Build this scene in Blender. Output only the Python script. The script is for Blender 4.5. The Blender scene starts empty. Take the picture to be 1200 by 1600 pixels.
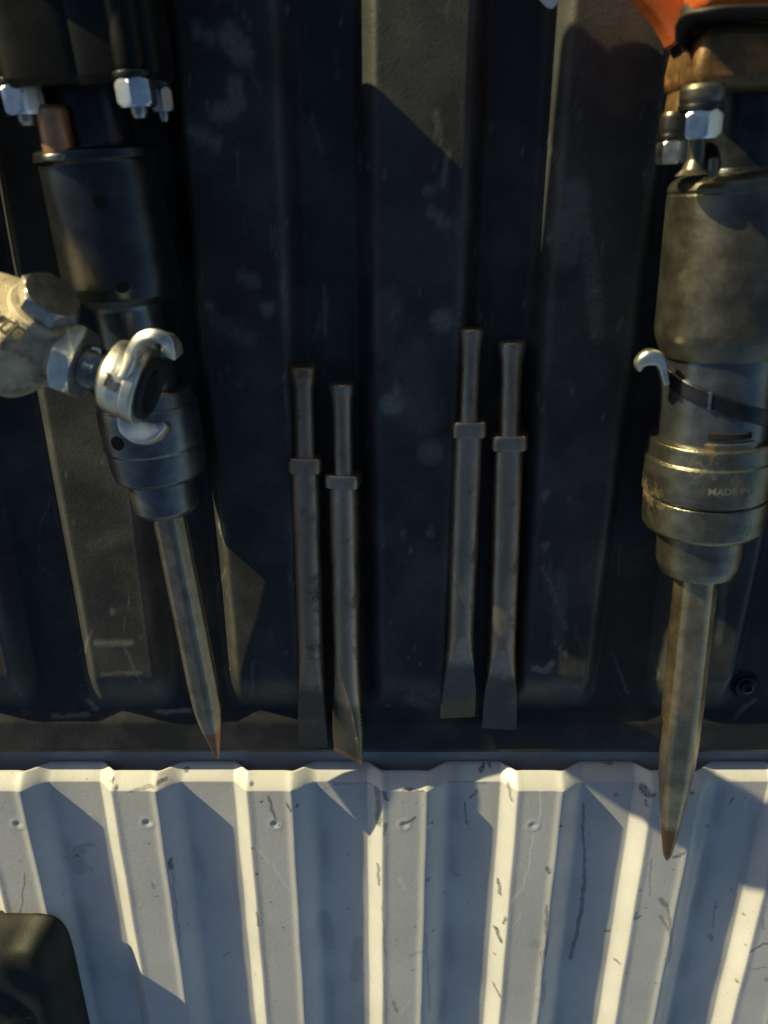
import bpy, math, random
import numpy as np
from mathutils import Vector, Matrix
R = math.radians
rng = random.Random(7)
S = bpy.context.scene
COL = S.collection

# ------------------------------------------------------------------ camera
F = 1186.0; TILT = -22.0; CH = 0.55
cd = bpy.data.cameras.new('camera'); cam = bpy.data.objects.new('camera', cd); COL.objects.link(cam)
cam.location = (0, 0, CH); cam.rotation_euler = (R(TILT), 0, 0)
cd.sensor_fit = 'VERTICAL'; cd.sensor_height = 36; cd.lens = F/1600*36
cd.clip_start = .01; cd.clip_end = 200
cd.dof.use_dof = True; cd.dof.focus_distance = .68; cd.dof.aperture_fstop = 6.5
S.camera = cam
# ------------------------------------------------------------------ light
SUN_EL, SUN_AZ = 8.5, 139.0            # azimuth measured from +X, counter-clockwise
SUN_STR, SKY_STR, EXPO = 5.0, 0.08, 0.5
az, el = R(SUN_AZ), R(SUN_EL)
to_sun = Vector((math.cos(az)*math.cos(el), math.sin(az)*math.cos(el), math.sin(el)))
w = bpy.data.worlds.new('World'); S.world = w; w.use_nodes = True
wn = w.node_tree.nodes; bg = wn['Background']
sky = wn.new('ShaderNodeTexSky'); sky.sky_type = 'NISHITA'; sky.sun_disc = False
sky.ozone_density = 1.7; sky.sun_elevation = el; sky.sun_rotation = R(90) - az
w.node_tree.links.new(sky.outputs[0], bg.inputs[0]); bg.inputs[1].default_value = SKY_STR
sl = bpy.data.lights.new('sun', 'SUN'); so = bpy.data.objects.new('sun', sl); COL.objects.link(so)
sl.energy = SUN_STR; sl.angle = R(.5); sl.color = (1, .89, .48)
so.rotation_euler = (-to_sun).to_track_quat('-Z', 'Y').to_euler()
S.view_settings.view_transform = 'Standard'; S.view_settings.look = 'None'
S.view_settings.exposure = EXPO; S.view_settings.gamma = 1; S.view_settings.use_curve_mapping = False

# ------------------------------------------------------------------ helpers
ca, sa = math.cos(R(TILT)), math.sin(R(TILT))
def P(u, v, z=0.0):
    """place in the world seen at photo position (u,v) when it lies at height z"""
    x, y = (u-600)/F, -(v-800)/F
    d = Vector((x, y*ca+sa, y*sa-ca)); t = (z-CH)/d.z
    return Vector((0, 0, CH)) + d*t
def depth(p): return p.y*sa - (p.z-CH)*ca
def proj(p):
    yc = p.y*ca + (p.z-CH)*sa; D = depth(p)
    return 600+F*p.x/D, 800-F*yc/D
def smooth(x): x = np.clip(x, 0, 1); return x*x*(3-2*x)

def finish(me, mat, smooth_deg=35):
    me.materials.append(mat)
    me.polygons.foreach_set('use_smooth', [True]*len(me.polygons))
    me.update()
    if smooth_deg < 180: me.set_sharp_from_angle(angle=R(smooth_deg))
def mk(name, vs, fs, mat, parent=None, deg=35):
    off = parent['_w'] if parent is not None and '_w' in parent else None
    base = Vector((0, 0, 0))
    if parent is not None:
        q = parent
        while q is not None: base = base + q.location; q = q.parent
    me = bpy.data.meshes.new(name)
    me.from_pydata([tuple(Vector(v)-base) for v in vs], [], fs)
    finish(me, mat, deg)
    o = bpy.data.objects.new(name, me); COL.objects.link(o)
    if parent is not None: o.parent = parent
    return o
def thing(name, label, cat, loc, group=None):
    o = bpy.data.objects.new(name, None); COL.objects.link(o); o.location = loc
    o.empty_display_size = .02
    o['label'] = label; o['category'] = cat
    if group: o['group'] = group
    return o
class Ax:
    def __init__(s, A, B):
        s.A = A; s.d = (B-A).normalized(); s.L = (B-A).length
        s.s = Vector((0, 0, 1)).cross(s.d).normalized(); s.n = s.d.cross(s.s)
    def pt(s, t, a=0, b=0): return s.A + s.d*t + s.s*a + s.n*b
    def t(s, v):
        lo, hi = -.6, .8
        for _ in range(50):
            m = (lo+hi)/2
            if proj(s.pt(m))[1] < v: lo = m
            else: hi = m
        return (lo+hi)/2
    def r(s, v, px): return px*depth(s.pt(s.t(v)))/F
def rounded(prof, rad):
    """soften the corners of a (t, r) profile"""
    out = [prof[0]]
    for i in range(1, len(prof)-1):
        p0, p1, p2 = (Vector(prof[i-1]), Vector(prof[i]), Vector(prof[i+1]))
        a, b = p0-p1, p2-p1
        la, lb = a.length, b.length
        if la < 1e-6 or lb < 1e-6: continue
        k = min(rad, la*.4, lb*.4)
        q0, q2 = p1+a/la*k, p1+b/lb*k
        for s in (0, .33, .67, 1):
            out.append(tuple(q0*(1-s)**2 + p1*2*s*(1-s) + q2*s*s))
    out.append(prof[-1]); return out
def lathe(name, ax, prof, mat, parent, seg=64, rad=.0008, a=0, b=0, roll=0, deg=35, shape=None):
    if rad: prof = rounded(prof, rad)
    vs, fs = [], []
    for (t, r) in prof:
        for k in range(seg):
            an = 2*math.pi*k/seg + roll
            rr = r*(shape(an) if shape else 1)
            vs.append(ax.pt(t, a+rr*math.cos(an), b+rr*math.sin(an)))
    for i in range(len(prof)-1):
        for k in range(seg):
            k2 = (k+1) % seg
            fs.append((i*seg+k, i*seg+k2, (i+1)*seg+k2, (i+1)*seg+k))
    fs.append(tuple(range(seg-1, -1, -1))); n = (len(prof)-1)*seg
    fs.append(tuple(range(n, n+seg)))
    return mk(name, vs, fs, mat, parent, deg)
def px_lathe(name, ax, pp, mat, parent, **kw):
    return lathe(name, ax, [(ax.t(v), max(ax.r(v, r), 1e-5)) for v, r in pp], mat, parent, **kw)
def hexnut(name, ax, t0, t1, r, mat, parent, roll=0, **kw):
    """chamfered hexagonal nut along ax between t0 and t1, r = across-corner radius"""
    seg = 72; prof = []; h = t1-t0
    def hexr(an):
        x = (an % (math.pi/3)) - math.pi/6
        return r*math.cos(math.pi/6)/math.cos(x)
    rows = [(t0, .80), (t0+.0001, .86), (t0+h*.08, .93), (t0+h*.17, 1.02), (t1-h*.17, 1.02), (t1-h*.08, .93), (t1-.0001, .86), (t1, .80)]
    vs, fs = [], []
    for t, cap in rows:
        for k in range(seg):
            an = 2*math.pi*k/seg
            rr = min(hexr(an), r*cap)
            vs.append(ax.pt(t, rr*math.cos(an+roll), rr*math.sin(an+roll)))
    for i in range(len(rows)-1):
        for k in range(seg):
            k2 = (k+1) % seg
            fs.append((i*seg+k, i*seg+k2, (i+1)*seg+k2, (i+1)*seg+k))
    fs.append(tuple(range(seg-1, -1, -1))); n = (len(rows)-1)*seg; fs.append(tuple(range(n, n+seg)))
    return mk(name, vs, fs, mat, parent, 22)
def set_attr(o, name, fn):
    me = o.data; q = o.parent; base = Vector()
    while q is not None: base = base+q.location; q = q.parent
    at = me.attributes.new(name, 'FLOAT', 'POINT')
    at.data.foreach_set('value', [float(fn(v.co+base)) for v in me.vertices])
    return o
def superring(w, h, e, seg):
    out = []
    for k in range(seg):
        an = 2*math.pi*k/seg; c, s = math.cos(an), math.sin(an)
        if e < 0:                                   # round bar of radius -e ground flat to half thickness h
            out.append((w*c, max(-h, min(h, -e*s)))); continue
        out.append((w*math.copysign(abs(c)**(2/e), c), h*math.copysign(abs(s)**(2/e), s)))
    return out
def loft(name, ax, secs, mat, parent, seg=40, roll=0, deg=35):
    """secs: (t, half width, half thickness, exponent[, da, db])"""
    vs, fs = [], []; cr, sr = math.cos(roll), math.sin(roll)
    for sc in secs:
        t, w_, h_, e = sc[:4]; da, db = (sc[4], sc[5]) if len(sc) > 4 else (0, 0)
        for x, y in superring(w_, h_, e, seg):
            vs.append(ax.pt(t, x*cr-y*sr+da, x*sr+y*cr+db))
    for i in range(len(secs)-1):
        for k in range(seg):
            k2 = (k+1) % seg
            fs.append((i*seg+k, i*seg+k2, (i+1)*seg+k2, (i+1)*seg+k))
    fs.append(tuple(range(seg-1, -1, -1))); n = (len(secs)-1)*seg; fs.append(tuple(range(n, n+seg)))
    return mk(name, vs, fs, mat, parent, deg)
def sweep(name, pts, secs, up, mat, parent, seg=20, e=3.0, sub=5, deg=40):
    """tube of superellipse section along a smooth path; secs = (half width in plane, half height along up)"""
    n = len(pts); P3 = []; S3 = []
    for i in range(n-1):
        p0, p1, p2, p3 = pts[max(i-1, 0)], pts[i], pts[i+1], pts[min(i+2, n-1)]
        for j in range(sub):
            s = j/sub
            P3.append(.5*((2*p1)+(p2-p0)*s+(2*p0-5*p1+4*p2-p3)*s*s+(3*p1-p0-3*p2+p3)*s**3))
            S3.append((secs[i][0]*(1-s)+secs[i+1][0]*s, secs[i][1]*(1-s)+secs[i+1][1]*s))
    P3.append(pts[-1]); S3.append(secs[-1]); vs, fs = [], []
    m = len(P3)
    for i in range(m):
        tg = (P3[min(i+1, m-1)]-P3[max(i-1, 0)]).normalized()
        a = up.cross(tg).normalized(); b = tg.cross(a)
        for x, y in superring(S3[i][0], S3[i][1], e, seg): vs.append(P3[i]+a*x+b*y)
    for i in range(m-1):
        for k in range(seg):
            k2 = (k+1) % seg; fs.append((i*seg+k, i*seg+k2, (i+1)*seg+k2, (i+1)*seg+k))
    fs.append(tuple(range(seg-1, -1, -1))); fs.append(tuple(range((m-1)*seg, m*seg)))
    return mk(name, vs, fs, mat, parent, deg)
def prism(name, outline, z0, z1, mat, parent, bev=.003, taper=.0):
    """flat-sided block: outline in photo pixels seen at its top face z1, extruded down to z0"""
    top = [P(u, v, z1) for u, v in outline]; n = len(top)
    c = sum(top, Vector())/n
    bot = [Vector((p_.x+(p_.x-c.x)*taper, p_.y+(p_.y-c.y)*taper, z0)) for p_ in top]
    area = sum(top[i].x*top[(i+1) % n].y-top[(i+1) % n].x*top[i].y for i in range(n))
    if area < 0: top.reverse(); bot.reverse()
    o = mk(name, top+bot, [tuple(range(n)), tuple(range(2*n-1, n-1, -1))]+[((i+1) % n, i, n+i, n+(i+1) % n) for i in range(n)], mat, parent, 30)
    b_ = o.modifiers.new('bevel', 'BEVEL'); b_.width = bev; b_.segments = 3; b_.limit_method = 'ANGLE'; b_.angle_limit = R(25)
    return o
def grid(name, xs, ys, Z, mat, attr=None, skirt=.03, follow=False):
    nx, ny = len(xs), len(ys)
    X, Y = np.meshgrid(xs, ys)
    co = np.stack([X, Y, Z], -1).reshape(-1, 3)
    idx = np.arange(nx*ny).reshape(ny, nx)
    q = np.stack([idx[:-1, :-1], idx[:-1, 1:], idx[1:, 1:], idx[1:, :-1]], -1).reshape(-1, 4)
    # skirt all round so that the sheet has thickness
    rim = np.concatenate([idx[0, :], idx[1:, -1], idx[-1, -2::-1], idx[-2:0:-1, 0]])
    low = co[rim].copy(); low[:, 2] = (low[:, 2] if follow else co[:, 2].min())-skirt
    b = len(co)+np.arange(len(rim)); r2 = np.roll(rim, -1); b2 = np.roll(b, -1)
    q = np.concatenate([q, np.stack([rim, b, b2, r2], -1)])
    co = np.concatenate([co, low])
    me = bpy.data.meshes.new(name)
    me.vertices.add(len(co)); me.vertices.foreach_set('co', co.ravel())
    me.loops.add(q.size); me.loops.foreach_set('vertex_index', q.ravel())
    me.polygons.add(len(q)); me.polygons.foreach_set('loop_start', np.arange(0, q.size, 4)); me.polygons.foreach_set('loop_total', np.full(len(q), 4))
    me.update(calc_edges=True)
    if attr:
        for nm, val in attr.items():
            at = me.attributes.new(nm, 'FLOAT', 'POINT'); full = np.zeros(len(co)); full[:nx*ny] = val.ravel()
            at.data.foreach_set('value', full)
    finish(me, mat, 60)
    o = bpy.data.objects.new(name, me); COL.objects.link(o); return o
def strokes(X, Y, lst, z):
    """worn marks and painted glints of given shape: list of (pixel points, half width px, strength)"""
    out = np.zeros_like(X); X0_, Y0_ = X, Y
    wx = sum(a*np.sin(X0_*f+Y0_*g+h) for a, f, g, h in ((.0005, 210, 170, 0), (.0004, -530, 420, 1)))
    wy = sum(a*np.sin(X0_*f+Y0_*g+h) for a, f, g, h in ((.0005, -210, 190, 3), (.0004, 470, 440, 4)))
    X = X0_+wx; Y = Y0_+wy
    for pts, hw, st in lst:
        W = [P(u, v, z) for u, v in pts]; r = hw*.00055
        if len(W) == 1: W = [W[0], W[0]+Vector((1e-5, 0, 0))]
        for a, b in zip(W[:-1], W[1:]):
            dx, dy = b.x-a.x, b.y-a.y; L2 = dx*dx+dy*dy+1e-12
            t = np.clip(((X-a.x)*dx+(Y-a.y)*dy)/L2, 0, 1)
            D = np.hypot(X-a.x-t*dx, Y-a.y-t*dy)
            out = np.maximum(out, st*smooth(1.7-D/r/1.05))
    return out

# ------------------------------------------------------------------ materials
def material(name):
    m = bpy.data.materials.new(name); m.use_nodes = True
    return m, m.node_tree.nodes, m.node_tree.links, m.node_tree.nodes['Principled BSDF']
def noise(n, l, scale, detail=4, rough=.6, stretch=None):
    tc = n.new('ShaderNodeTexCoord'); t = n.new('ShaderNodeTexNoise')
    t.inputs['Scale'].default_value = scale; t.inputs['Detail'].default_value = detail; t.inputs['Roughness'].default_value = rough
    if stretch:
        mp = n.new('ShaderNodeMapping'); mp.inputs['Scale'].default_value = stretch
        l.new(tc.outputs['Object'], mp.inputs[0]); l.new(mp.outputs[0], t.inputs['Vector'])
    else: l.new(tc.outputs['Object'], t.inputs['Vector'])
    return t.outputs['Fac']
def ramp(n, l, src, stops):
    r = n.new('ShaderNodeValToRGB'); e = r.color_ramp.elements
    while len(e) < len(stops): e.new(.5)
    for el_, (p, c) in zip(e, stops):
        el_.position = p; el_.color = (*c, 1) if hasattr(c, '__len__') else (c, c, c, 1)
    l.new(src, r.inputs[0]); return r.outputs[0]
def mix(n, l, fac, a, b):
    m = n.new('ShaderNodeMix'); m.data_type = 'RGBA'
    for s, k in ((fac, 0), (a, 6), (b, 7)):
        if hasattr(s, 'node'): l.new(s, m.inputs[k])
        elif hasattr(s, '__len__'): m.inputs[k].default_value = (*s, 1)
        else: m.inputs[k].default_value = s
    return m.outputs[2]
def bump(n, l, bs, h, dist, strength=1.0):
    b = n.new('ShaderNodeBump'); b.inputs['Distance'].default_value = dist; b.inputs['Strength'].default_value = strength
    l.new(h, b.inputs['Height']); l.new(b.outputs[0], bs.inputs['Normal'])
def metal(name, c1, c2, rough=(.3, .5), metallic=1.0, scale=90, bd=.0003, rust=None, rust_at=.62, stretch=None, spec=.5, stain=None, facet_reflect=None):
    m, n, l, b = material(name)
    b.inputs['Metallic'].default_value = metallic
    b.inputs['Specular IOR Level'].default_value = spec
    f = noise(n, l, scale, 6, .65, stretch)
    c = ramp(n, l, f, [(.35, c1), (.68, c2)])
    if rust:
        g = noise(n, l, scale*.35, 8, .7)
        k = ramp(n, l, g, [(rust_at-.04, 0.0), (rust_at+.06, 1.0)])
        c = mix(n, l, k, c, rust)
        inv = n.new('ShaderNodeMath'); inv.operation = 'MULTIPLY_ADD'; inv.inputs[1].default_value = -.7*metallic; inv.inputs[2].default_value = metallic
        l.new(k, inv.inputs[0]); l.new(inv.outputs[0], b.inputs['Metallic'])
    for nm_, col_ in (('scale', facet_reflect), ('stain', stain)):  # scale attribute: reflected dark surroundings painted onto the blade facets
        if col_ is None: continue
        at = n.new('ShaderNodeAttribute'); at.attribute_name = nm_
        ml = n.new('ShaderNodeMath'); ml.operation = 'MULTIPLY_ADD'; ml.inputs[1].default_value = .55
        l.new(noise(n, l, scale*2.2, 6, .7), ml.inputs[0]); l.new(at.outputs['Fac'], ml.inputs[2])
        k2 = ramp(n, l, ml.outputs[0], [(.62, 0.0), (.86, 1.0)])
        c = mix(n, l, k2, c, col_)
    l.new(c, b.inputs['Base Color'])
    l.new(ramp(n, l, noise(n, l, scale*.5, 5, .6), [(.3, rough[0]), (.7, rough[1])]), b.inputs['Roughness'])
    bump(n, l, b, noise(n, l, scale*9, 5, .6), bd*.35)
    return m
M = {}
# black plastic liner
m, n, l, b = material('black_liner_plastic')
at = n.new('ShaderNodeAttribute'); at.attribute_name = 'dust_sheen'
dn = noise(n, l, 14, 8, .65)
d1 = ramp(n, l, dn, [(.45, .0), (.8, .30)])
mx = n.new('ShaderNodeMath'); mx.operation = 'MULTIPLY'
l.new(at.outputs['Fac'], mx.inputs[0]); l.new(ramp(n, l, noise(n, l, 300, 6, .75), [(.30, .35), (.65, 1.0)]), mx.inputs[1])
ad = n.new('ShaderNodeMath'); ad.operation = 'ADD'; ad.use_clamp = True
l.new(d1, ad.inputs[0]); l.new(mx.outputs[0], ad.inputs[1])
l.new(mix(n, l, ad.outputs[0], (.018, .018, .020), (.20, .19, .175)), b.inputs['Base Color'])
l.new(ramp(n, l, noise(n, l, 25, 6), [(.3, .42), (.7, .6)]), b.inputs['Roughness'])
b.inputs['Specular IOR Level'].default_value = .35
bump(n, l, b, noise(n, l, 420, 3, .55), .0006, .32)
M['liner'] = m
# off-white painted steel floor
m, n, l, b = material('painted_bed_steel')
at = n.new('ShaderNodeAttribute'); at.attribute_name = 'dirt'
ch = n.new('ShaderNodeAttribute'); ch.attribute_name = 'chip'
br = ramp(n, l, noise(n, l, 700, 4, .7), [(.38, .35), (.58, 1.0)])
mm = n.new('ShaderNodeMath'); mm.operation = 'MULTIPLY'; l.new(at.outputs['Fac'], mm.inputs[0]); l.new(br, mm.inputs[1])
base = ramp(n, l, noise(n, l, 9, 8, .65), [(.3, (.50, .485, .50)), (.7, (.63, .61, .625))])
fine = ramp(n, l, noise(n, l, 160, 8, .75, (1, .25, 1)), [(.60, 0.0), (.76, .45)])
c = mix(n, l, fine, base, (.28, .27, .25))
spk = ramp(n, l, noise(n, l, 420, 2, .5), [(.70, 0.0), (.76, .8)])
c = mix(n, l, spk, c, (.14, .13, .12))
c = mix(n, l, mm.outputs[0], c, (.045, .042, .04))
mc = n.new('ShaderNodeMath'); mc.operation = 'MULTIPLY'; l.new(ch.outputs['Fac'], mc.inputs[0]); l.new(br, mc.inputs[1])
c = mix(n, l, mc.outputs[0], c, (.85, .84, .80))
l.new(c, b.inputs['Base Color'])
l.new(ramp(n, l, noise(n, l, 30, 6), [(.3, .27), (.7, .42)]), b.inputs['Roughness'])
b.inputs['Specular IOR Level'].default_value = .6
bump(n, l, b, noise(n, l, 220, 4, .6), .0004, .4)
M['white'] = m
m, n, l, b = material('painted_sill_steel')
l.new(ramp(n, l, noise(n, l, 40, 7, .7), [(.3, (.34, .35, .36)), (.7, (.44, .45, .46))]), b.inputs['Base Color']); b.inputs['Roughness'].default_value = .5
bump(n, l, b, noise(n, l, 200, 4), .0003)
M['sill'] = m
M['forged'] = metal('forged_chisel_steel', (.33, .265, .215), (.50, .41, .335), (.30, .42), .92, 70, .0009, (.11, .06, .035), .62, (1, .3, 1), facet_reflect=(.17, .143, .115))
M['forged_tan'] = metal('dirt_tipped_chisel_steel', (.35, .255, .18), (.54, .40, .30), (.22, .36), .92, 70, .0009, (.11, .06, .035), .62, (1, .3, 1), facet_reflect=(.17, .143, .115), stain=(.22, .165, .09))
M['forged_copper'] = metal('rust_tipped_chisel_steel', (.35, .255, .18), (.54, .40, .30), (.22, .36), .92, 70, .0009, (.11, .06, .035), .62, (1, .3, 1), facet_reflect=(.17, .145, .11), stain=(.40, .20, .09))
M['forged_worn'] = metal('bright_edged_chisel_steel', (.35, .255, .18), (.54, .40, .30), (.22, .36), .92, 70, .0009, (.11, .06, .035), .62, (1, .3, 1), facet_reflect=(.17, .143, .115), stain=(.36, .33, .29))
M['forged_rusty'] = metal('rusty_chisel_steel', (.34, .225, .16), (.48, .33, .24), (.28, .42), .9, 60, .0010, (.15, .085, .06), .58, (1, .25, 1), facet_reflect=(.17, .12, .09))
M['struck'] = metal('struck_steel', (.22, .13, .08), (.5, .36, .24), (.3, .5), .95, 120, .0004)
M['point'] = metal('point_bit_steel', (.36, .27, .16), (.55, .42, .27), (.24, .38), .95, 60, .0010, (.24, .13, .06), .70, stain=(.26, .13, .06))
M['point_dark'] = metal('dark_point_bit_steel', (.25, .20, .145), (.40, .33, .245), (.24, .36), .95, 60, .0008, (.18, .09, .05), .72, stain=(.26, .12, .07))
M['zinc'] = metal('zinc_plated_steel', (.62, .64, .68), (.80, .81, .84), (.14, .30), 1.0, 120, .0003, (.30, .26, .21), .66)
M['dullzinc'] = metal('dull_zinc_steel', (.30, .30, .30), (.48, .47, .46), (.25, .42), 1.0, 150, .0003)
M['claw'] = metal('plated_malleable_iron', (.62, .60, .55), (.84, .82, .76), (.30, .44), 1.0, 120, .0005, (.25, .22, .18), .68)
M['cast'] = metal('cast_iron_skin', (.40, .35, .26), (.66, .58, .45), (.40, .60), .75, 110, .0045, (.22, .16, .10), .60)
M['blackp'] = metal('black_enamel', (.004, .004, .005), (.009, .009, .01), (.30, .44), 0.0, 60, .0002, None, spec=.22)
M['blued'] = metal('blued_steel', (.13, .135, .14), (.22, .225, .23), (.24, .38), .9, 70, .0003, (.09, .07, .05), .70)
M['barrel_black'] = metal('black_barrel_finish', (.040, .043, .05), (.068, .071, .08), (.20, .32), .8, 60, .0003)
M['blued_dark'] = metal('dark_blued_steel', (.030, .032, .036), (.06, .062, .068), (.25, .4), .85, 70, .0003)
M['oiled'] = metal('oiled_barrel_steel', (.10, .092, .074), (.19, .175, .142), (.30, .48), .9, 50, .0004, (.15, .11, .06), .66)
M['olive'] = metal('worn_sleeve_steel', (.165, .15, .115), (.31, .285, .225), (.17, .30), .92, 70, .0008, (.16, .10, .05), .62)
M['bronze'] = metal('dirty_brown_casting', (.10, .055, .025), (.20, .115, .05), (.32, .52), .45, 80, .0009, (.28, .13, .035), .56)
M['orange'] = metal('orange_paint', (.42, .085, .018), (.58, .13, .03), (.35, .5), 0, 40, .0004)
M['rubber'] = metal('black_rubber', (.008, .008, .008), (.016, .015, .014), (.5, .7), 0, 90, .0004)
M['hole'] = metal('hole_black', (.002, .002, .002), (.003, .003, .003), (.8, .9), 0, 90, .0001)
M['copper'] = metal('sunlit_neck_orange', (.32, .16, .085), (.55, .30, .17), (.32, .5), .7, 60, .0004)  # warm sunlight on the neck put into the colour
M['ink'] = metal('dark_embossed_mark', (.08, .065, .045), (.13, .11, .08), (.5, .6), .4, 120, .0002)
M['faint'] = metal('faint_stamped_mark', (.30, .275, .22), (.40, .365, .29), (.4, .5), .8, 120, .0002)
M['tarp'] = metal('dark_olive_fabric', (.004, .005, .0035), (.008, .009, .006), (.55, .8), 0, 60, .0008)
M['whitep'] = metal('white_plastic', (.74, .74, .78), (.80, .80, .84), (.3, .4), 0, 60, .0001)

# ------------------------------------------------------------------ setting: liner, sill, bed floor
RIDGE = .018
x_px = depth(P(645, 1000, 0))/F
PIT = 230*x_px; XR = P(645, 1000).x
yEdge = P(600, 1176, -.0150).y
yTap1 = P(600, 1122, -.010).y; yTap0 = P(600, 1052, 0).y
yTop = .47
xs = np.arange(-.62, .6201, .0015)
ys = np.concatenate([np.arange(yEdge, yTap0+.02, .0015), np.arange(yTap0+.02, yTop, .005)])
X, Y = np.meshgrid(xs, ys)
ph = np.abs(((X-XR)/PIT+.5) % 1-.5)*PIT             # distance from nearest ridge centre
k = smooth((Y-yTap0)/(P(600, 300).y-yTap0))
hw = (.195+.032*k)*PIT                                # flat half width
sl_w = .018
hgt = 1-smooth((ph-hw)/sl_w)
tap = smooth((Y-yTap1)/(yTap0-yTap1))
Z = -RIDGE + RIDGE*hgt*tap
rimf = 1-smooth((Y-(yTap1-.010))/.016)
Z = np.maximum(Z, -RIDGE + rimf*.0050)
Z = Z - .003*smooth((yEdge+.007-Y)/.007)**2
Z += .0006*np.sin(X*37+Y*11)*np.sin(Y*23+1.3)         # slightly warped sheet
bx = P(1170, 1078, -.008); D = np.hypot(X-bx.x, Y-bx.y)
Z -= .005*smooth((.0125-D)/.003)
rs_ = random.Random(3)
def scuffs(n_):
    out = []
    for i in range(n_):
        u, v = rs_.uniform(0, 1200), rs_.uniform(-40, 1170); L = rs_.uniform(4, 70); a = rs_.gauss(1.5, .35)
        out.append(([(u, v), (u+L*math.cos(a), v+L*math.sin(a))], rs_.uniform(.7, 2.0), rs_.uniform(.12, .5)))
    for i in range(n_*2): out.append(([(rs_.uniform(0, 1200), rs_.uniform(-40, 1175))], rs_.uniform(.7, 2.4), rs_.uniform(.2, .8)))
    return out
dust_sheen = strokes(X, Y, scuffs(110)+[
 ([(150, 1000), (225, 995)], 2, .7), ([(175, 1003), (205, 1000)], 4, .8), ([(178, 950)], 4, .7), ([(240, 1126), (290, 1126)], 3, .9),  # last stroke paints the lit line at a groove end
 ([(75, 1132), (130, 1130)], 3, .8), ([(130, 1110), (140, 1120)], 5, .7), ([(160, 1050), (220, 1047)], 3, .4), ([(150, 850), (200, 830)], 8, .15),
 ([(612, 630)], 12, .9), ([(620, 605)], 5, .7), ([(690, 500)], 12, .6), ([(672, 705)], 13, .5), ([(672, 828)], 5, .6), ([(630, 835)], 4, .6), ([(640, 560), (660, 640)], 22, .2),
 ([(600, 540), (608, 470)], 14, .22), ([(665, 300), (690, 290), (700, 240)], 3, .6), ([(675, 330), (695, 350)], 6, .5), ([(850, 770)], 5, .8), ([(850, 850)], 5, .7), ([(835, 1040), (850, 1046), (862, 1032)], 4, .9),
 ([(845, 880), (885, 980)], 2, .5), ([(875, 900), (870, 1000)], 8, .22), ([(340, 500), (390, 530)], 8, .3), ([(345, 820), (350, 835)], 4, .9), ([(420, 480)], 7, .7), ([(330, 480)], 5, .6),
 ([(900, 300), (885, 400)], 12, .35), ([(905, 330), (925, 430), (930, 520)], 8, .3), ([(1150, 1140), (1190, 1110)], 4, .5), ([(1120, 1000), (1130, 900)], 4, .4),
 ([(310, 50), (330, 60)], 6, .7), ([(360, 60), (380, 85)], 10, .8), ([(368, 130), (372, 165), (340, 180)], 7, .7), ([(300, 205), (340, 225)], 6, .6), ([(380, 430), (400, 440)], 6, .5),  # second and third strokes paint glints of reflected sky
 ([(480, 1140), (600, 1150)], 6, .25), ([(640, 1100), (680, 1130)], 9, .25), ([(30, 1130), (60, 1150)], 8, .3), ([(390, 1130), (430, 1160)], 6, .3), ([(830, 1150), (960, 1140)], 7, .25)], -.004)
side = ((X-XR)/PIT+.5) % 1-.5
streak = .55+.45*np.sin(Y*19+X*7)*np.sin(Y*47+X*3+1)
edge = np.exp(-((ph-hw-.002)/.0032)**2)*np.where(side > 0, .55, .22)*streak  # pale sheen lines on ridge edges painted in, along with edge wear
dust_sheen = np.clip(dust_sheen + edge*tap + .14*hgt*tap*(.7+.3*np.sin(X*60+2*np.sin(Y*31))) - .5*rimf, 0, 1)
lin = grid('black_bed_liner', xs, ys, Z, M['liner'], {'dust_sheen': dust_sheen}, .004)
lin['label'] = 'black ribbed plastic tailgate liner under the tools'; lin['category'] = 'liner'

hW = .012
d14 = depth(P(570, 1400, -hW))/F
PW = 194*d14; X0 = P(570, 1400, -hW).x
yW = P(600, 1232, 0).y                                # where the ribs begin to fall to the lip
xs = np.concatenate([np.arange(-.8, -.40, .004), np.arange(-.40, .40, .0009), np.arange(.40, .8, .004)])
yb = P(600, 1620, -hW).y
lipW = .0085
ys = np.concatenate([np.arange(-.95, yb, .01), np.arange(yb, yW-.004, .0012), np.linspace(yW-.004, yW+lipW, 26)])
X, Y = np.meshgrid(xs, ys)
wob = .0002*np.sin(Y*60+X*9)
p = ((X-X0+wob)/PW) % 1
_u = np.clip((p-.03)/.11, 0, 1); up = .45*smooth((p-.022)/.126)+.55*_u; dn_ = 1-smooth((p-.47)/.19)
Z = -hW + hW*np.minimum(up, dn_)
Z += .0009*np.exp(-((p-.47)/.032)**2) + .0004*np.exp(-((p-.15)/.03)**2)
q = np.clip((Y-(yW-.003))/(lipW+.003), 0, 1)
Z -= .0125*q**1.25
ends = smooth((Y-(yW-.05))/.05)
for (u, v, zz) in [(28, 1288, 0), (137, 1280, -hW), (230, 1286, 0), (335, 1284, -hW), (430, 1288, 0), (526, 1283, -hW), (632, 1289, 0), (730, 1294, -hW), (833, 1290, 0), (928, 1287, -hW), (1130, 1284, -hW), (1190, 1300, 0)]:
    c0 = P(u, v, zz); D = np.hypot(X-c0.x, Y-c0.y)
    j_ = rng.uniform(.45, 1.15); Z += -.0011*j_*np.exp(-(D/(.0022+.001*j_))**2)+.0002*np.exp(-((D-.0055)/.002)**2)
Z += .0002*np.sin(X*50+Y*31)*np.sin(Y*41)
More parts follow.
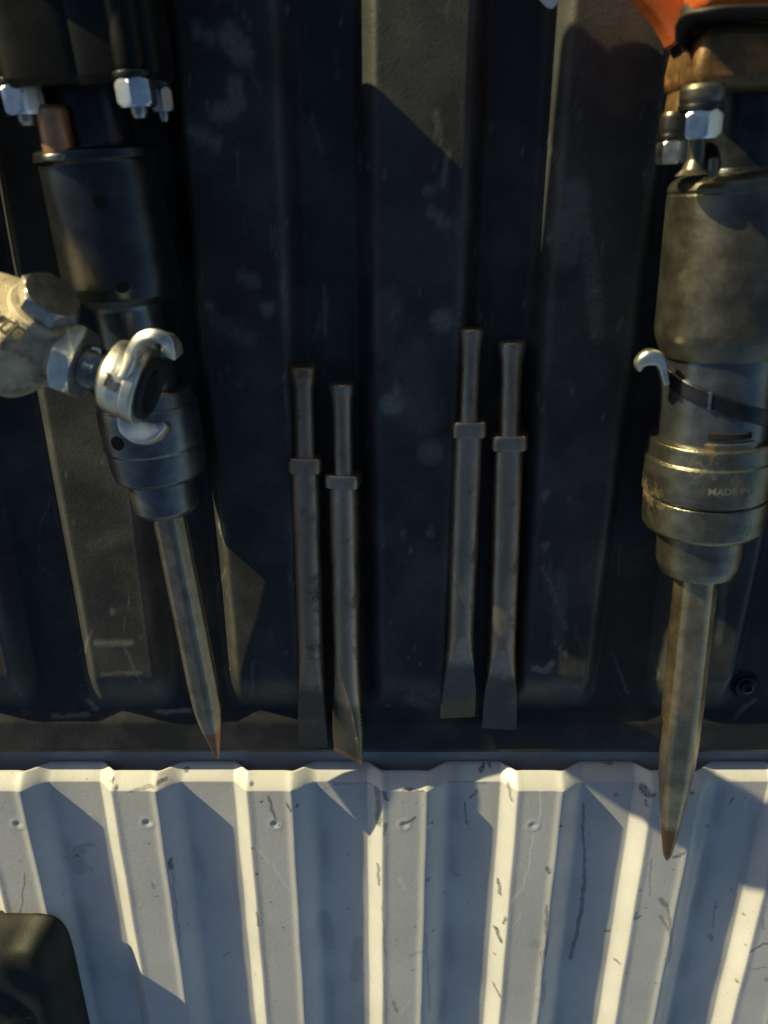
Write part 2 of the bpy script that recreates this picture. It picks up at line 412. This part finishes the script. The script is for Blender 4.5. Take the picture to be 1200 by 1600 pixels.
dirt = strokes(X, Y, [
 ([(108, 1345), (122, 1340)], 8, .35), ([(114, 1350), (119, 1368)], 11, .4), ([(116, 1348)], 3, .9), ([(125, 1362), (137, 1370)], 4, .3), ([(112, 1335), (140, 1330)], 3, .4), ([(100, 1350)], 5, .4), ([(135, 1330)], 4, .5),
 ([(175, 1222)], 3, 1), ([(183, 1229)], 3, 1), ([(205, 1231), (240, 1227)], 2, .6), ([(245, 1224), (258, 1222)], 2, .9), ([(285, 1221)], 2.5, 1), ([(42, 1360), (35, 1425)], 1.2, .7), ([(268, 1340), (269, 1352)], 3, 1), ([(270, 1355), (285, 1490)], 1.2, .5),
 ([(393, 1225)], 3, 1), ([(420, 1240), (427, 1262), (433, 1275)], 2, .8), ([(410, 1248)], 2.5, .8), ([(450, 1250), (455, 1262)], 2, .8), ([(466, 1255)], 3, .9), ([(402, 1360)], 2.5, .9), ([(403, 1420), (404, 1440)], 1.8, .8),
 ([(590, 1233), (592, 1285)], 4, .75), ([(600, 1233), (606, 1245)], 2, .9), ([(603, 1280), (601, 1300)], 2, .8), ([(630, 1230), (660, 1230)], 1.2, .8), ([(635, 1282), (648, 1273)], 2, .9), ([(590, 1350), (593, 1380)], 2, .8), ([(597, 1400), (602, 1490)], 1.3, .5), ([(600, 1520), (605, 1600)], 1.3, .35),
 ([(665, 1455), (672, 1580)], 1.6, .5), ([(675, 1283)], 2.5, .9), ([(668, 1370)], 4, .8), ([(678, 1455)], 2.5, .9), ([(728, 1265), (730, 1298)], 1.5, .8), ([(735, 1256), (747, 1245)], 2, .7), ([(752, 1222), (758, 1218)], 2.5, 1), ([(770, 1217)], 2.5, 1), ([(796, 1230), (800, 1250)], 2, .7), ([(710, 1375), (716, 1378)], 3, .5), ([(648, 1443)], 2, .8), ([(640, 1488), (660, 1480)], 3, .3), ([(690, 1600), (697, 1560)], 5, .2), ([(505, 1440), (515, 1490)], 10, .28), ([(560, 1480), (555, 1540)], 9, .28), ([(615, 1560), (620, 1575)], 2.5, .6), ([(645, 1510)], 2.5, .5),
 ([(780, 1380), (781, 1400)], 2.5, .9), ([(776, 1455), (783, 1470)], 3, 1), ([(772, 1540), (782, 1552)], 2.5, .8), ([(786, 1440), (790, 1430)], 2, .9), ([(774, 1495)], 2.5, .8), ([(915, 1265), (914, 1300), (917, 1370)], 1.8, .75), ([(917, 1370), (913, 1420), (905, 1465), (893, 1510)], 3, .8), ([(852, 1410), (853, 1460), (850, 1490)], 2.3, .7), ([(855, 1350), (857, 1358)], 3, .8), ([(845, 1480), (848, 1570)], 2, .4), ([(835, 1470)], 10, .25), ([(850, 1530), (848, 1560)], 3, .5), ([(950, 1214), (965, 1215)], 3, .9), ([(967, 1252)], 4, .6), ([(1007, 1233), (1010, 1240)], 5, .9), ([(1018, 1238)], 4, .9), ([(1010, 1250), (1010, 1258)], 1.5, .8), ([(875, 1285)], 2.5, 1),
 ([(1015, 1335), (1013, 1395)], 1.3, .5), ([(998, 1385)], 3, .5), ([(992, 1420), (990, 1430), (998, 1425)], 2, .8), ([(1030, 1400), (1038, 1410)], 4, .7), ([(1040, 1410), (1047, 1455), (1045, 1500)], 2.2, .6), ([(1030, 1425), (1038, 1440), (1047, 1455)], 2, .6), ([(1050, 1335), (1062, 1330), (1066, 1328)], 2.4, .8), ([(948, 1465), (955, 1466)], 2.3, .9), ([(963, 1503), (967, 1503)], 2.5, .8), ([(978, 1515)], 2, .7), ([(1078, 1235)], 3, .9), ([(1125, 1208)], 2.5, .8), ([(1145, 1265), (1150, 1258)], 2.5, .7), ([(1110, 1300)], 3, .6), ([(1115, 1470), (1117, 1480)], 3, .6), ([(1124, 1420), (1118, 1460)], 1.5, .5), ([(1175, 1478), (1190, 1470), (1200, 1468)], 2, .8), ([(1172, 1480)], 3, .9), ([(1170, 1510), (1195, 1505)], 1.6, .5), ([(1166, 1433)], 2, .8), ([(1150, 1530)], 3, .7), ([(1187, 1430), (1190, 1445)], 2, .5), ([(1195, 1525)], 4, .6), ([(520, 1235), (600, 1232)], 1.3, .5), ([(700, 1231), (760, 1233)], 1.3, .5), ([(345, 1504), (358, 1498)], 1.6, .5), ([(240, 1375), (241, 1382)], 1.6, .6), ([(247, 1396)], 1.8, .7), ([(500, 1245), (515, 1240)], 1.2, .5)]
 + [([(rng.uniform(0, 1200), rng.uniform(1240, 1600))], rng.uniform(1, 2.2), rng.uniform(.3, .8)) for _ in range(70)], -.004)
chip = strokes(X, Y, [
 ([(833, 1296), (824, 1360), (815, 1385), (800, 1405)], 1.2, .8), ([(844, 1234), (842, 1285)], 1.3, .8), ([(812, 1425), (800, 1450)], 1.2, .5), ([(400, 1320), (420, 1345)], 1.1, .6), ([(425, 1345), (453, 1390)], 1.0, .5), ([(625, 1370), (632, 1385)], 2, .6), ([(628, 1580), (640, 1560)], 1.2, .5),
 ([(1177, 1255), (1172, 1275)], 1.2, .5), ([(895, 1300), (897, 1280)], 1, .5), ([(670, 1290)], 4, .7)], -.002)
foot = np.maximum(np.exp(-((p-.70)/.05)**2), np.exp(-(((p+.5) % 1-.5)/.04)**2)*.8)
foot = np.maximum(foot, .8*np.exp(-((p-.175)/.018)**2))
low_ = .5+.5*np.sin(X*23+3*np.sin(Y*17+X*9))*np.sin(Y*29+X*13)
dirt = np.clip(np.maximum(dirt, .30*foot*smooth(low_*1.6-.5)), 0, 1)
fl = grid('truck_bed_floor', xs, ys, Z, M['white'], {'dirt': dirt, 'chip': chip}, .0022, True)
fl['kind'] = 'structure'
def slab(name, x0, x1, y0, y1, z0, z1, mat):
    vs = [(x, y, z) for z in (z0, z1) for y in (y0, y1) for x in (x0, x1)]
    return mk(name, vs, [(0, 2, 3, 1), (4, 5, 7, 6), (0, 1, 5, 4), (2, 6, 7, 3), (0, 4, 6, 2), (1, 3, 7, 5)], mat)
sill = slab('tailgate_sill', -.8, .8, yW-.08, yTop, -.060, -.0287, M['sill']); sill['kind'] = 'structure'

# ------------------------------------------------------------------ cold chisels
CH_GROUP = 'loose flat chisels lying in the liner grooves'
def chisel(label, top, bot, z0, z1, V, W, roll, mat, headmat, seed, ecut=.78):
    """V: v of head end, collar start, collar end, flare start, edge; W: px half widths head, shank, collar, body, blade"""
    ax = Ax(P(*top, z0), P(*bot, z1))
    root = thing('flat_chisel', label, 'chisel', P((top[0]+bot[0])/2, (top[1]+bot[1])/2, (z0+z1)/2), CH_GROUP)
    T = [ax.t(v) for v in V]; r = [ax.r(v, x) for v, x in zip((V[0], V[1], V[1], V[3], V[4]), W)]
    rs = random.Random(seed)
    # struck shank with a mushroomed head
    hd = T[0]
    head_secs = [(hd, r[0]*.86, r[0]*.86, 2), (hd+.0009, r[0]*.98, r[0]*.98, 2), (hd+.004, r[0], r[0], 2), (hd+.008, r[0]*.93, r[0]*.93, 2), (hd+.016, r[1]*1.03, r[1]*1.03, 2)]
    sh = loft('shank', ax, head_secs[-2:] + [(hd+.03, r[1], r[1], 2), (T[1]-.002, r[1]*1.02, r[1]*1.02, 2), (T[1]+.001, r[1]*1.12, r[1]*1.12, 2)], mat, root, 40)
    loft('struck_head', ax, head_secs[:-1], headmat, root, 40)
    c0, c1 = T[1], T[2]; rc = r[2]
    loft('collar', ax, [(c0, rc*.9, rc*.80, 4), (c0+.0012, rc*.985, rc*.86, 4), (c0+.003, rc, rc*.88, 4), (c1-.003, rc, rc*.88, 4), (c1-.0012, rc*.98, rc*.86, 4), (c1, rc*.88, rc*.76, 4)], mat, root, 48, roll*.3)
    rb = r[3]; fl_ = T[3]; Lb = T[4]-fl_
    body = [(c1-.001, rb*.98, rb*.98, 2.4)]
    for i in range(1, 14):
        s = i/14; t = c1+(fl_-c1)*s; j = 1+rs.uniform(-.010, .010)
        body.append((t, rb*j, rb*(1+rs.uniform(-.012, .012)), 2.4-.4*s))
    body.append((fl_, rb, rb, 2.0))
    loft('body', ax, body, mat, root, 48, roll)
    bl = []
    for s in [i/20 for i in range(21)]:
        wd = rb+(r[4]-rb)*float(smooth(np.array(s/.75)))
        th = rb*(1.0-.90*min(s*1.02, 1)**.8)
        bl.append((fl_+Lb*s, wd, max(th, .0010), -rb))
    bl.append((T[4]+.0004, r[4]*.99, .0004, -rb))
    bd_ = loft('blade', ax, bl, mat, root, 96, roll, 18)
    set_attr(bd_, 'scale', lambda p_: .75*float(smooth(np.array((((p_-ax.A).dot(ax.d)-fl_)/Lb-.0)/.55))))  # dark reflection of the facets painted into the blade colour
    set_attr(bd_, 'stain', lambda p_: .9*float(smooth(np.array((((p_-ax.A).dot(ax.d)-fl_)/Lb-ecut)/.12))))
    return root
Zc = -.0035
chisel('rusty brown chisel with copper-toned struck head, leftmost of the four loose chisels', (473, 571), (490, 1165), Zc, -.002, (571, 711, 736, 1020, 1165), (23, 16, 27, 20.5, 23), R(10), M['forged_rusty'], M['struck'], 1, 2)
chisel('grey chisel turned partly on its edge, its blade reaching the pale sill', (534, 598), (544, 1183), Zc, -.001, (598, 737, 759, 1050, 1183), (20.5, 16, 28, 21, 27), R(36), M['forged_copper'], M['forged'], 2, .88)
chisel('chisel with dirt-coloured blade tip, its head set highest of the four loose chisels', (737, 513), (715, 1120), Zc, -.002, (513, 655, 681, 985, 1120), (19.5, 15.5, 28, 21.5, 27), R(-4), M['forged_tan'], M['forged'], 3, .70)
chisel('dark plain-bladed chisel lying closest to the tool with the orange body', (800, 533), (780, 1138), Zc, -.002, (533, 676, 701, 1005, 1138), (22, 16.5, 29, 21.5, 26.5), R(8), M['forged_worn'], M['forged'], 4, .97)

# ------------------------------------------------------------------ breaker on the left
aL = Ax(P(151, 240, .037), P(340, 1184, .0145))
LT = thing('pneumatic_breaker', 'black pneumatic breaker lying at a slant, dark point bit tip on the pale sill', 'breaker', P(195, 460, 0), 'pneumatic breakers')
px_lathe('barrel', aL, [(232, 88), (236, 95), (250, 97), (254, 92.5), (262, 91.5), (440, 91), (458, 88), (470, 78)], M['barrel_black'], LT, seg=96)
px_lathe('neck', aL, [(100, 62), (225, 62), (238, 66)], M['blued_dark'], LT)
px_lathe('sleeve', aL, [(455, 62), (480, 52), (560, 51), (612, 53), (625, 56)], M['blued'], LT)
px_lathe('retainer', aL, [(604, 62), (607, 71), (617, 73), (627, 73.5), (629, 76), (640, 77), (690, 76.5), (694, 73.5), (698, 74), (735, 71), (742, 62)], M['blued'], LT, seg=96)
px_lathe('nose', aL, [(730, 54), (740, 53), (752, 52), (788, 50), (797, 42), (798, 26)], M['blued'], LT)
def moil(ax, vs_, mat, parent, roll, v_rust):
    def hexs(an):
        x = ((an-roll) % (math.pi/3))-math.pi/6
        return min(.945/math.cos(x), 1.0)*1.0
    t_r = ax.t(v_rust)
    o = lathe('point_bit', ax, [(ax.t(v), ax.r(v, r_)) for v, r_ in vs_], mat, parent, seg=72, rad=.003, shape=hexs, deg=30)
    return set_attr(o, 'stain', lambda p_: .8*float(smooth(np.array(((p_-ax.A).dot(ax.d)-t_r)/.02))))
moil(aL, [(780, 26), (830, 26), (950, 25.5), (1070, 24.5), (1105, 23), (1135, 17), (1165, 8), (1180, 3.2), (1185, 1.2)], M['point_dark'], LT, R(8), 1120)
# housing above the neck
tL = aL.t
loft('housing', aL, [(tL(v), aL.r(v, w_), h_, 5, 0, .002) for v, w_, h_ in ((-130, 84, .040), (-60, 86, .040), (60, 82, .038), (98, 78, .036), (112, 66, .030))], M['blackp'], LT, 72)
loft('shade_head', aL, [(aL.t(-130)-d_, .060*f_, .055*f_, 4, 0, .012) for d_, f_ in ((.028, .95), (.023, 1), (.012, 1), (.004, .95), (0, .85))], M['blackp'], LT, 72)  # unseen block, added so its shadow falls on the liner ridges
loft('shade_grip', aL, [(aL.t(-130)-d_, r_, r_, 2, 0, .029) for d_, r_ in ((.225, .018), (.220, .027), (.06, .027), (.04, .027))], M['rubber'], LT, 40)  # unseen bar, added to cut the sun off the ridges further right
def bolt_set(ax, parent, u, v, z, r, h, mat, sleeve_r, sleeve_v0, smat, roll, stub=True):
    """round sleeve, washer, hexagonal nut and thread end on one through bolt parallel to ax"""
    c = P(u, v, z); b_ = Ax(c-ax.d*.5, c+ax.d*.5); k = depth(c)/F
    h *= k; r *= k; sr = sleeve_r*k; L = sleeve_v0*k
    lathe('bolt_sleeve', b_, [(.5-L, sr*.9), (.5-L+.002, sr), (.5-h*.5-.006, sr), (.5-h*.5-.0035, sr*.9)], smat, parent, seg=40)
    w_ = lathe('washer', b_, [(.5-h*.5-.0034, r*.95), (.5-h*.5-.003, r), (.5-h*.5-.0006, r), (.5-h*.5-.0002, r*.95)], M['blued_dark'], parent, seg=40, rad=.0003)
    n_ = hexnut('nut', b_, .5-h*.5, .5+h*.5, r, mat, parent, roll)
    if stub: lathe('thread_end', b_, [(.5+h*.45, r*.42), (.5+h*.5+.003, r*.42), (.5+h*.5+.005, r*.32)], M['dullzinc'], n_, seg=24)
bolt_set(aL, LT, 36, 157, .070, 33, 42, M['zinc'], 26, 330, M['blackp'], R(8))
bolt_set(aL, LT, 213, 146, .085, 31, 40, M['zinc'], 25, 330, M['blackp'], R(32))
bolt_set(aL, LT, 62, 160, .022, 30, 42, M['zinc'], 25, 330, M['blackp'], R(8))
bolt_set(aL, LT, 252, 156, .050, 19, 34, M['dullzinc'], 19, 330, M['blackp'], R(12))
# mounting lugs carrying the bolts
for du, dv in ((-52, 0), (48, -4)):
    c = P(133+du, 60+dv, .066); b_ = Ax(c-aL.d*.05, c+aL.d*.05)
    loft('bolt_lug', b_, [(0, .024, .020, 4), (.003, .027, .023, 4), (.07, .027, .023, 4), (.074, .024, .02, 4)], M['blackp'], LT)
# added copper piece: the sunlit patch of the neck put into its colour
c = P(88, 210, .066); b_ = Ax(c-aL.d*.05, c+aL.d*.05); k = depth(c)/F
lathe('sunlit_neck_patch', b_, [(.05-40*k, 20*k), (.05-34*k, 24*k), (.05+20*k, 25*k), (.05+26*k, 25*k)], M['copper'], LT, seg=40)
lathe('neck_patch_ring', b_, [(.05+26*k, 22*k), (.05+28*k, 28*k), (.05+36*k, 28*k), (.05+38*k, 24*k)], M['dullzinc'], LT, seg=40)
def port(ax, v, px_off, r, parent, rad_px, name='vent_hole'):
    """small dark hole set in the round face"""
    R_ = ax.r(v, rad_px); a_ = ax.r(v, px_off); th = math.asin(max(-1, min(1, a_/R_)))
    nrm = ax.s*math.sin(th)+ax.n*math.cos(th); c = ax.pt(ax.t(v))+nrm*R_; side = ax.d.cross(nrm)
    vs = []; rr = ax.r(v, r)
    for d_, q_ in ((.0006, 1.0), (.0003, .92), (-.004, .9)):
        for i in range(24):
            an = i*math.pi/12; vs.append(c+nrm*d_+ax.d*(rr*q_*math.cos(an))+side*(rr*q_*math.sin(an)))
    fs = [(j*24+i, j*24+(i+1) % 24, (j+1)*24+(i+1) % 24, (j+1)*24+i) for j in range(2) for i in range(24)]
    fs.append(tuple(range(48, 72)))
    cap = [c+nrm*.0005+ax.d*(rr*.9*math.cos(i*math.pi/12))+side*(rr*.9*math.sin(i*math.pi/12)) for i in range(24)]
    mk(name, cap+[x-nrm*.004 for x in cap], [tuple(range(24))]+[(i, (i+1) % 24, 24+(i+1) % 24, 24+i) for i in range(24)], M['hole'], parent)
port(aL, 312, 22, 11, LT, 92); port(aL, 437, 28, 10.5, LT, 91)
port(aL, 668, -32, 12, LT, 77, 'retainer_slot'); port(aL, 660, 26, 12, LT, 77, 'retainer_slot')

# ------------------------------------------------------------------ air fitting with claw coupling
AF = thing('air_fitting', 'rough cast air fitting with silver claw coupling resting across the slanted black tool', 'fitting', P(60, 560, .05))
aC = Ax(P(-60, 500, .098), P(232, 606, .108))
class Ax2(Ax):
    def tu(s, u):
        lo, hi = -.4, .5
        for _ in range(50):
            m_ = (lo+hi)/2
            if proj(s.pt(m_))[0] < u: lo = m_
            else: hi = m_
        return (lo+hi)/2
aC.__class__ = Ax2
kC = depth(P(150, 570, .1))/F
def cl(name, rows, mat, parent=AF, **kw):
    return lathe(name, aC, [(aC.tu(u), r_*kC) for u, r_ in rows], mat, parent, **kw)
# cast body: lumpy barrel
def lump(an): return 1+.05*math.cos(2*an+.6)+.03*math.cos(5*an)
body = cl('valve_body', [(-160, 60), (-120, 78), (-20, 84), (20, 86), (48, 83), (66, 70), (80, 54), (98, 46)], M['cast'], rad=.006, shape=lump, deg=60)
cl('gland', [(84, 46), (92, 50), (104, 50), (108, 44)], M['cast'])
hexnut('hex_collar', aC, aC.tu(100), aC.tu(132), 60*kC, M['claw'], AF, R(8))
cl('nipple', [(118, 26), (128, 27), (136, 33), (152, 34), (164, 30), (176, 30)], M['blued'])
cr_ = cl('coupling_ring', [(166, 32), (169, 44), (178, 57), (192, 60), (212, 60), (213, 62), (227, 62), (231, 60), (231.5, 51)], M['claw'], seg=96)
gk = cl('rubber_gasket', [(229, 51), (236, 51), (240, 47), (241, 40), (238, 32), (232, 26), (231, 20)], M['rubber'], seg=64)
tF = aC.tu(241)
lathe('bore', aC, [(tF-.006, 24*kC), (tF-.0012, 28*kC)], M['hole'], gk, seg=40, rad=0)
# hose added out of view on the left so its shadow covers the liner
sweep('added_shade_hose', [P(-70, 500, .085), P(-130, 460, .07), P(-160, 360, .045), P(-150, 150, .037), P(-140, -150, .037), P(-150, -420, .037)],
      [(.030, .030), (.034, .034), (.036, .036), (.036, .036), (.036, .036), (.036, .036)], Vector((0, 0, 1)), M['rubber'], AF, 32, 2)
hexnut('nipple_hex', aC, aC.tu(139), aC.tu(158), 36*kC, M['dullzinc'], AF, R(14))
# plug screwed into the side of the cast body
c = P(66, 488, .108); dn2 = (P(88, 452, .116)-P(52, 512, .104)).normalized()
aP = Ax(c-dn2*.05, c+dn2*.05)
pl = lathe('side_plug', aP, [(.030, 45*kC), (.049, 50*kC), (.054, 50*kC), (.0545, 46*kC)], M['cast'], AF, seg=56)
hexnut('plug_hex', aP, .0548, .066, 46*kC, M['dullzinc'], AF, R(10))
# claws
up_ = (Vector((0, 0, 1))*.86 - aC.d*.25 + Vector((0, .3, 0))).normalized()
def pz(l_): return [P(u, v, z) for u, v, z in l_]
k = kC
sweep('claw', pz([(206, 566, .124), (212, 548, .128), (223, 532, .130), (243, 525, .131), (260, 531, .130), (268, 543, .127), (270, 552, .125)]),
      [(8*k, 10*k), (8*k, 12*k), (8*k, 12*k), (8.5*k, 13*k), (10*k, 13*k), (12*k, 13*k), (12*k, 12*k)], up_, M['claw'], AF, 32, 5.5)
sweep('claw', pz([(192, 646, .098), (202, 664, .098), (220, 675, .100), (240, 674, .102), (253, 668, .103), (262, 662, .103)]),
      [(6*k, 10*k), (18*k, 12*k), (21*k, 13*k), (17*k, 13*k), (11*k, 12*k), (5*k, 9*k)], up_, M['claw'], AF, 32, 5)
sweep('claw_root', pz([(188, 592, .126), (197, 585, .128), (206, 565, .128), (212, 545, .128), (218, 538, .128)]),
      [(4*k, 6*k), (7*k, 8*k), (8*k, 9*k), (8*k, 9*k), (7*k, 8*k)], up_, M['claw'], AF)
def text_mesh(name, s, size, fn, mat, parent, ext=.0004, deg=30):
    cu = bpy.data.curves.new(name, 'FONT'); cu.body = s; cu.size = size; cu.extrude = ext; cu.resolution_u = 4
    cu.align_x = 'CENTER'; cu.align_y = 'CENTER'; cu.offset = size*.012
    o = bpy.data.objects.new(name, cu); COL.objects.link(o)
    dg = bpy.context.evaluated_depsgraph_get(); me = bpy.data.meshes.new_from_object(o.evaluated_get(dg))
    vs = [fn(v.co) for v in me.vertices]; fs = [tuple(p_.vertices) for p_ in me.polygons]
    bpy.data.objects.remove(o); bpy.data.curves.remove(cu); bpy.data.meshes.remove(me)
    return mk(name, vs, fs, mat, parent, deg)
def on_round(ax, t0, R_, ang0, flip=1, along=None, shape=None, rot=0):
    """wrap flat lettering round a cylinder; x of the text along `along`"""
    cr0, sr0 = math.cos(rot), math.sin(rot)
    def fn(co):
        x, y = co.x*cr0-co.y*sr0, co.x*sr0+co.y*cr0
        if along == 'axis': t, an = t0+x, ang0+y/R_
        else: t, an = t0-y, ang0-x/R_
        rr = R_*(shape(an) if shape else 1)+.0004+co.z
        return ax.pt(t, rr*math.cos(an), rr*math.sin(an))
    return fn
def rC(u):
    return 84*kC
# on the fitting +s of its axis points to image top
text_mesh('lettering', 'ATJe', .0115, on_round(aC, aC.tu(43), 86*kC, R(62), along='axis', shape=lump, rot=R(22)), M['ink'], AF)
text_mesh('lettering', 'JN', .0085, on_round(aC, aC.tu(198), 60*kC, R(84), along='axis', rot=R(10)), M['ink'], AF)

# ------------------------------------------------------------------ breaker on the right
aR = Ax(P(1130, 500, .0435), P(1042, 1342, .036))
RT = thing('pneumatic_breaker', 'oily pneumatic breaker with orange body, its point bit overhanging the white ribbed floor', 'breaker', P(1115, 600, 0), 'pneumatic breakers')
px_lathe('barrel', aR, [(268, 70), (272, 90), (280, 100), (292, 104), (296, 101), (300, 103), (480, 101), (510, 101), (522, 99), (550, 88), (552, 80)], M['oiled'], RT, seg=96, rad=.0007)
px_lathe('neck', aR, [(100, 66), (262, 64), (275, 72)], M['blued_dark'], RT)
px_lathe('sleeve', aR, [(545, 81), (552, 82), (600, 82), (690, 80)], M['blued'], RT, seg=96)
px_lathe('retainer', aR, [(676, 84), (678, 92), (682, 93), (703, 93), (705, 94), (706, 97), (760, 95.5), (761, 88), (765, 88), (766, 92.5), (811, 90.5), (817, 86), (819, 70)], M['olive'], RT, seg=96)
px_lathe('nose', aR, [(812, 66), (822, 66), (872, 63), (886, 58), (888, 34)], M['olive'], RT)
moil(aR, [(870, 33), (900, 32.5), (1000, 32), (1100, 31), (1165, 29), (1215, 25.5), (1260, 19), (1305, 12), (1334, 7), (1340, 4.5), (1343, 2)], M['point'], RT, R(14), 1262)
# head casting
def box_px(name, ax, rows, mat, parent, e=7, da=0):
    return loft(name, ax, [(ax.t(v), ax.r(v, w_), h_, e, ax.r(v, da_), db_) for v, w_, h_, da_, db_ in rows], mat, parent, 96, 0, 40)
prism('head_casting', [(1112, 36), (1098, 60), (1090, 95), (1086, 132), (1120, 137), (1290, 137), (1290, 32), (1130, 32)], .030, .086, M['bronze'], RT, .007, .0)
prism('flange_leg', [(1084, 96), (1064, 130), (1053, 186), (1064, 176), (1080, 152), (1118, 143), (1124, 128)], .034, .056, M['bronze'], RT, .004, .0)
sweep('head_gasket', pz([(1052, 80, .040), (1064, 56, .056), (1086, 32, .076), (1112, 23, .087), (1140, 21, .089), (1200, 20, .089), (1290, 20, .089)]), [(.0022, .010)]*2+[(.0022, .014)]*5, Vector((0, 0, 1)), M['rubber'], RT)
prism('orange_body', [(1100, -120), (1098, -20), (1102, 12), (1120, 12), (1290, 10), (1290, -120)], .010, .088, M['orange'], RT, .004, .02)
prism('side_guard', [(945, -90), (988, -28), (1014, 6), (1034, 30), (1049, 54), (1058, 74), (1068, 50), (1080, 20), (1090, -30), (1090, -90)], .042, .062, M['orange'], RT, .004, .02)
bolt_set(aR, RT, 1093, 196, .092, 33, 40, M['zinc'], 34, 56, M['oiled'], R(28), False)
bolt_set(aR, RT, 1050, 238, .060, 24, 34, M['dullzinc'], 21, 56, M['oiled'], R(22), False)
c = P(1087, 245, .080); b_ = Ax(c-aR.d*.05, c+aR.d*.05); k = depth(c)/F
lathe('stud', b_, [(.05-32*k, 13*k), (.05+4*k, 13*k), (.05+18*k, 20*k), (.05+26*k, 30*k)], M['oiled'], RT, seg=32)
c = P(1113, 262, .086); b_ = Ax(c-aR.d*.05, c+aR.d*.05)
lathe('pin', b_, [(.05-14*k, 6*k), (.05-10*k, 8*k), (.05+14*k, 8*k)], M['oiled'], RT, seg=24)
port(aR, 484, 64, 12, RT, 102)
# window in the sleeve above the retainer
port(aR, 660, -12, 1, RT, 82, 'sleeve_slot')
def arc_band(name, ax, v0, v1, a0, a1, rad_px, hw_px, th, mat, parent, seg=48):
    vs, fs = [], []
    for i in range(seg+1):
        s = i/seg; an = a0+(a1-a0)*s; v = v0+(v1-v0)*s; t = ax.t(v); Rr = ax.r(v, rad_px); h = ax.r(v, hw_px)
        for dt, dr in ((-h, -.002), (-h, th*.7), (-h*.85, th), (h*.85, th), (h, th*.7), (h, -.002)):
            vs.append(ax.pt(t+dt, (Rr+dr)*math.cos(an), (Rr+dr)*math.sin(an)))
    for i in range(seg):
        for j in range(6):
            j2 = (j+1) % 6; fs.append((i*6+j, i*6+j2, (i+1)*6+j2, (i+1)*6+j))
    fs += [tuple(range(5, -1, -1)), tuple(range(seg*6, seg*6+6))]
    return mk(name, vs, fs, mat, parent, 30)
bd = arc_band('spring_band', aR, 574, 664, R(178), R(4), 82, 13, .0022, M['blued_dark'], RT)
arc_band('slot_ledge', aR, 676, 676, R(118), R(66), 82, 8, .0018, M['olive'], RT, 24)
arc_band('sleeve_slot', aR, 657, 659, R(116), R(72), 81.5, 4.5, .0010, M['hole'], RT, 24)
arc_band('band_clip', aR, 604, 606, R(119), R(116), 82, 14, .0032, M['dullzinc'], RT, 4)
k = depth(P(1015, 565, .06))/F
sweep('hook', pz([(998, 576, .058), (1000, 566, .060), (1012, 558, .062), (1026, 560, .062), (1033, 570, .062), (1036, 584, .062), (1040, 600, .062)]),
      [(4*k, 8*k), (9*k, 11*k), (13*k, 12*k), (12*k, 12*k), (8*k, 11*k), (6*k, 10*k), (5*k, 10*k)], Vector((0, 0, 1)), M['claw'], RT)
text_mesh('lettering', 'MADE IN', .0068, on_round(aR, aR.t(734), aR.r(734, 95.2), R(93)), M['faint'], RT, .0001)

# ------------------------------------------------------------------ small things
RV = thing('liner_bolt', 'small dark round bolt recessed in the liner beside the right-hand bit', 'bolt', bx)
aB = Ax(bx+Vector((0, 0, .002)), bx+Vector((0, .0001, -.006)))
def disc(name, c, prof, mat, parent, seg=32):
    vs = [(c.x+r_*math.cos(2*math.pi*i/seg), c.y+r_*math.sin(2*math.pi*i/seg), c.z+z_) for r_, z_ in prof for i in range(seg)]
    fs = [(j*seg+i, j*seg+(i+1) % seg, (j+1)*seg+(i+1) % seg, (j+1)*seg+i) for j in range(len(prof)-1) for i in range(seg)]
    fs.append(tuple(range((len(prof)-1)*seg, len(prof)*seg)))
    return mk(name, vs, fs, mat, parent)
disc('washer', bx, [(.0095, -.0075), (.0095, -.0045), (.0088, -.004), (.006, -.004)], M['blued_dark'], RV)
disc('bolt_head', bx, [(.0058, -.004), (.0058, -.0015), (.0045, -.0004), (.0026, -.0002), (.0024, -.0025)], M['blued_dark'], RV)

# dark olive padded bag in the bed
def bag():
    c = P(89, 1463, .032); x1 = c.x; y1 = c.y; x0, y0 = x1-.34, y1-.42
    nx, ny, nz = 26, 30, 12; vs, fs = [], []
    cx, cy, cz = (x0+x1)/2, (y0+y1)/2, .0135; hx, hy, hz = (x1-x0)/2, (y1-y0)/2, .0255
    N = 40
    lat = []
    for i in range(N+1):
        th = -math.pi/2+math.pi*i/N; row = []
        for j in range(2*N):
            phi = math.pi*j/N
            def sp(c_, e): return math.copysign(abs(c_)**e, c_)
            e1, e2 = .35, .16
            x = hx*sp(math.cos(th), e1)*sp(math.cos(phi), e2); y = hy*sp(math.cos(th), e1)*sp(math.sin(phi), e2); z = hz*sp(math.sin(th), e1)
            wv = .0035*math.sin(x*55+z*90+1)*math.sin(y*43+z*60)+.002*math.sin(x*130+y*90)
            fl_ = 1-.13*(z/hz*.5+.5)
            row.append((cx+x*fl_+hx*.0+wv*.6, cy+y*fl_+wv, cz+z+wv))
        lat.append(row)
    vs = [v for row in lat for v in row]; W = 2*N
    for i in range(N):
        for j in range(W): fs.append((i*W+j, i*W+(j+1) % W, (i+1)*W+(j+1) % W, (i+1)*W+j))
    o = mk('padded_bag', vs, fs, M['tarp'], None, 180)
    o['label'] = 'dark olive padded bag on the white floor in the bottom left corner'; o['category'] = 'bag'
bag()

# pale pointed tip at the top edge
t_ = sweep('white_tag', pz([(862, 13, .012), (861, 2, .013), (858, -30, .014), (850, -90, .014)]), [(.0008, .0012), (.005, .002), (.012, .003), (.015, .003)], Vector((0, 0, 1)), M['whitep'], None)
t_['label'] = 'small white pointed plastic tip at the top edge above a liner ridge'; t_['category'] = 'tag'
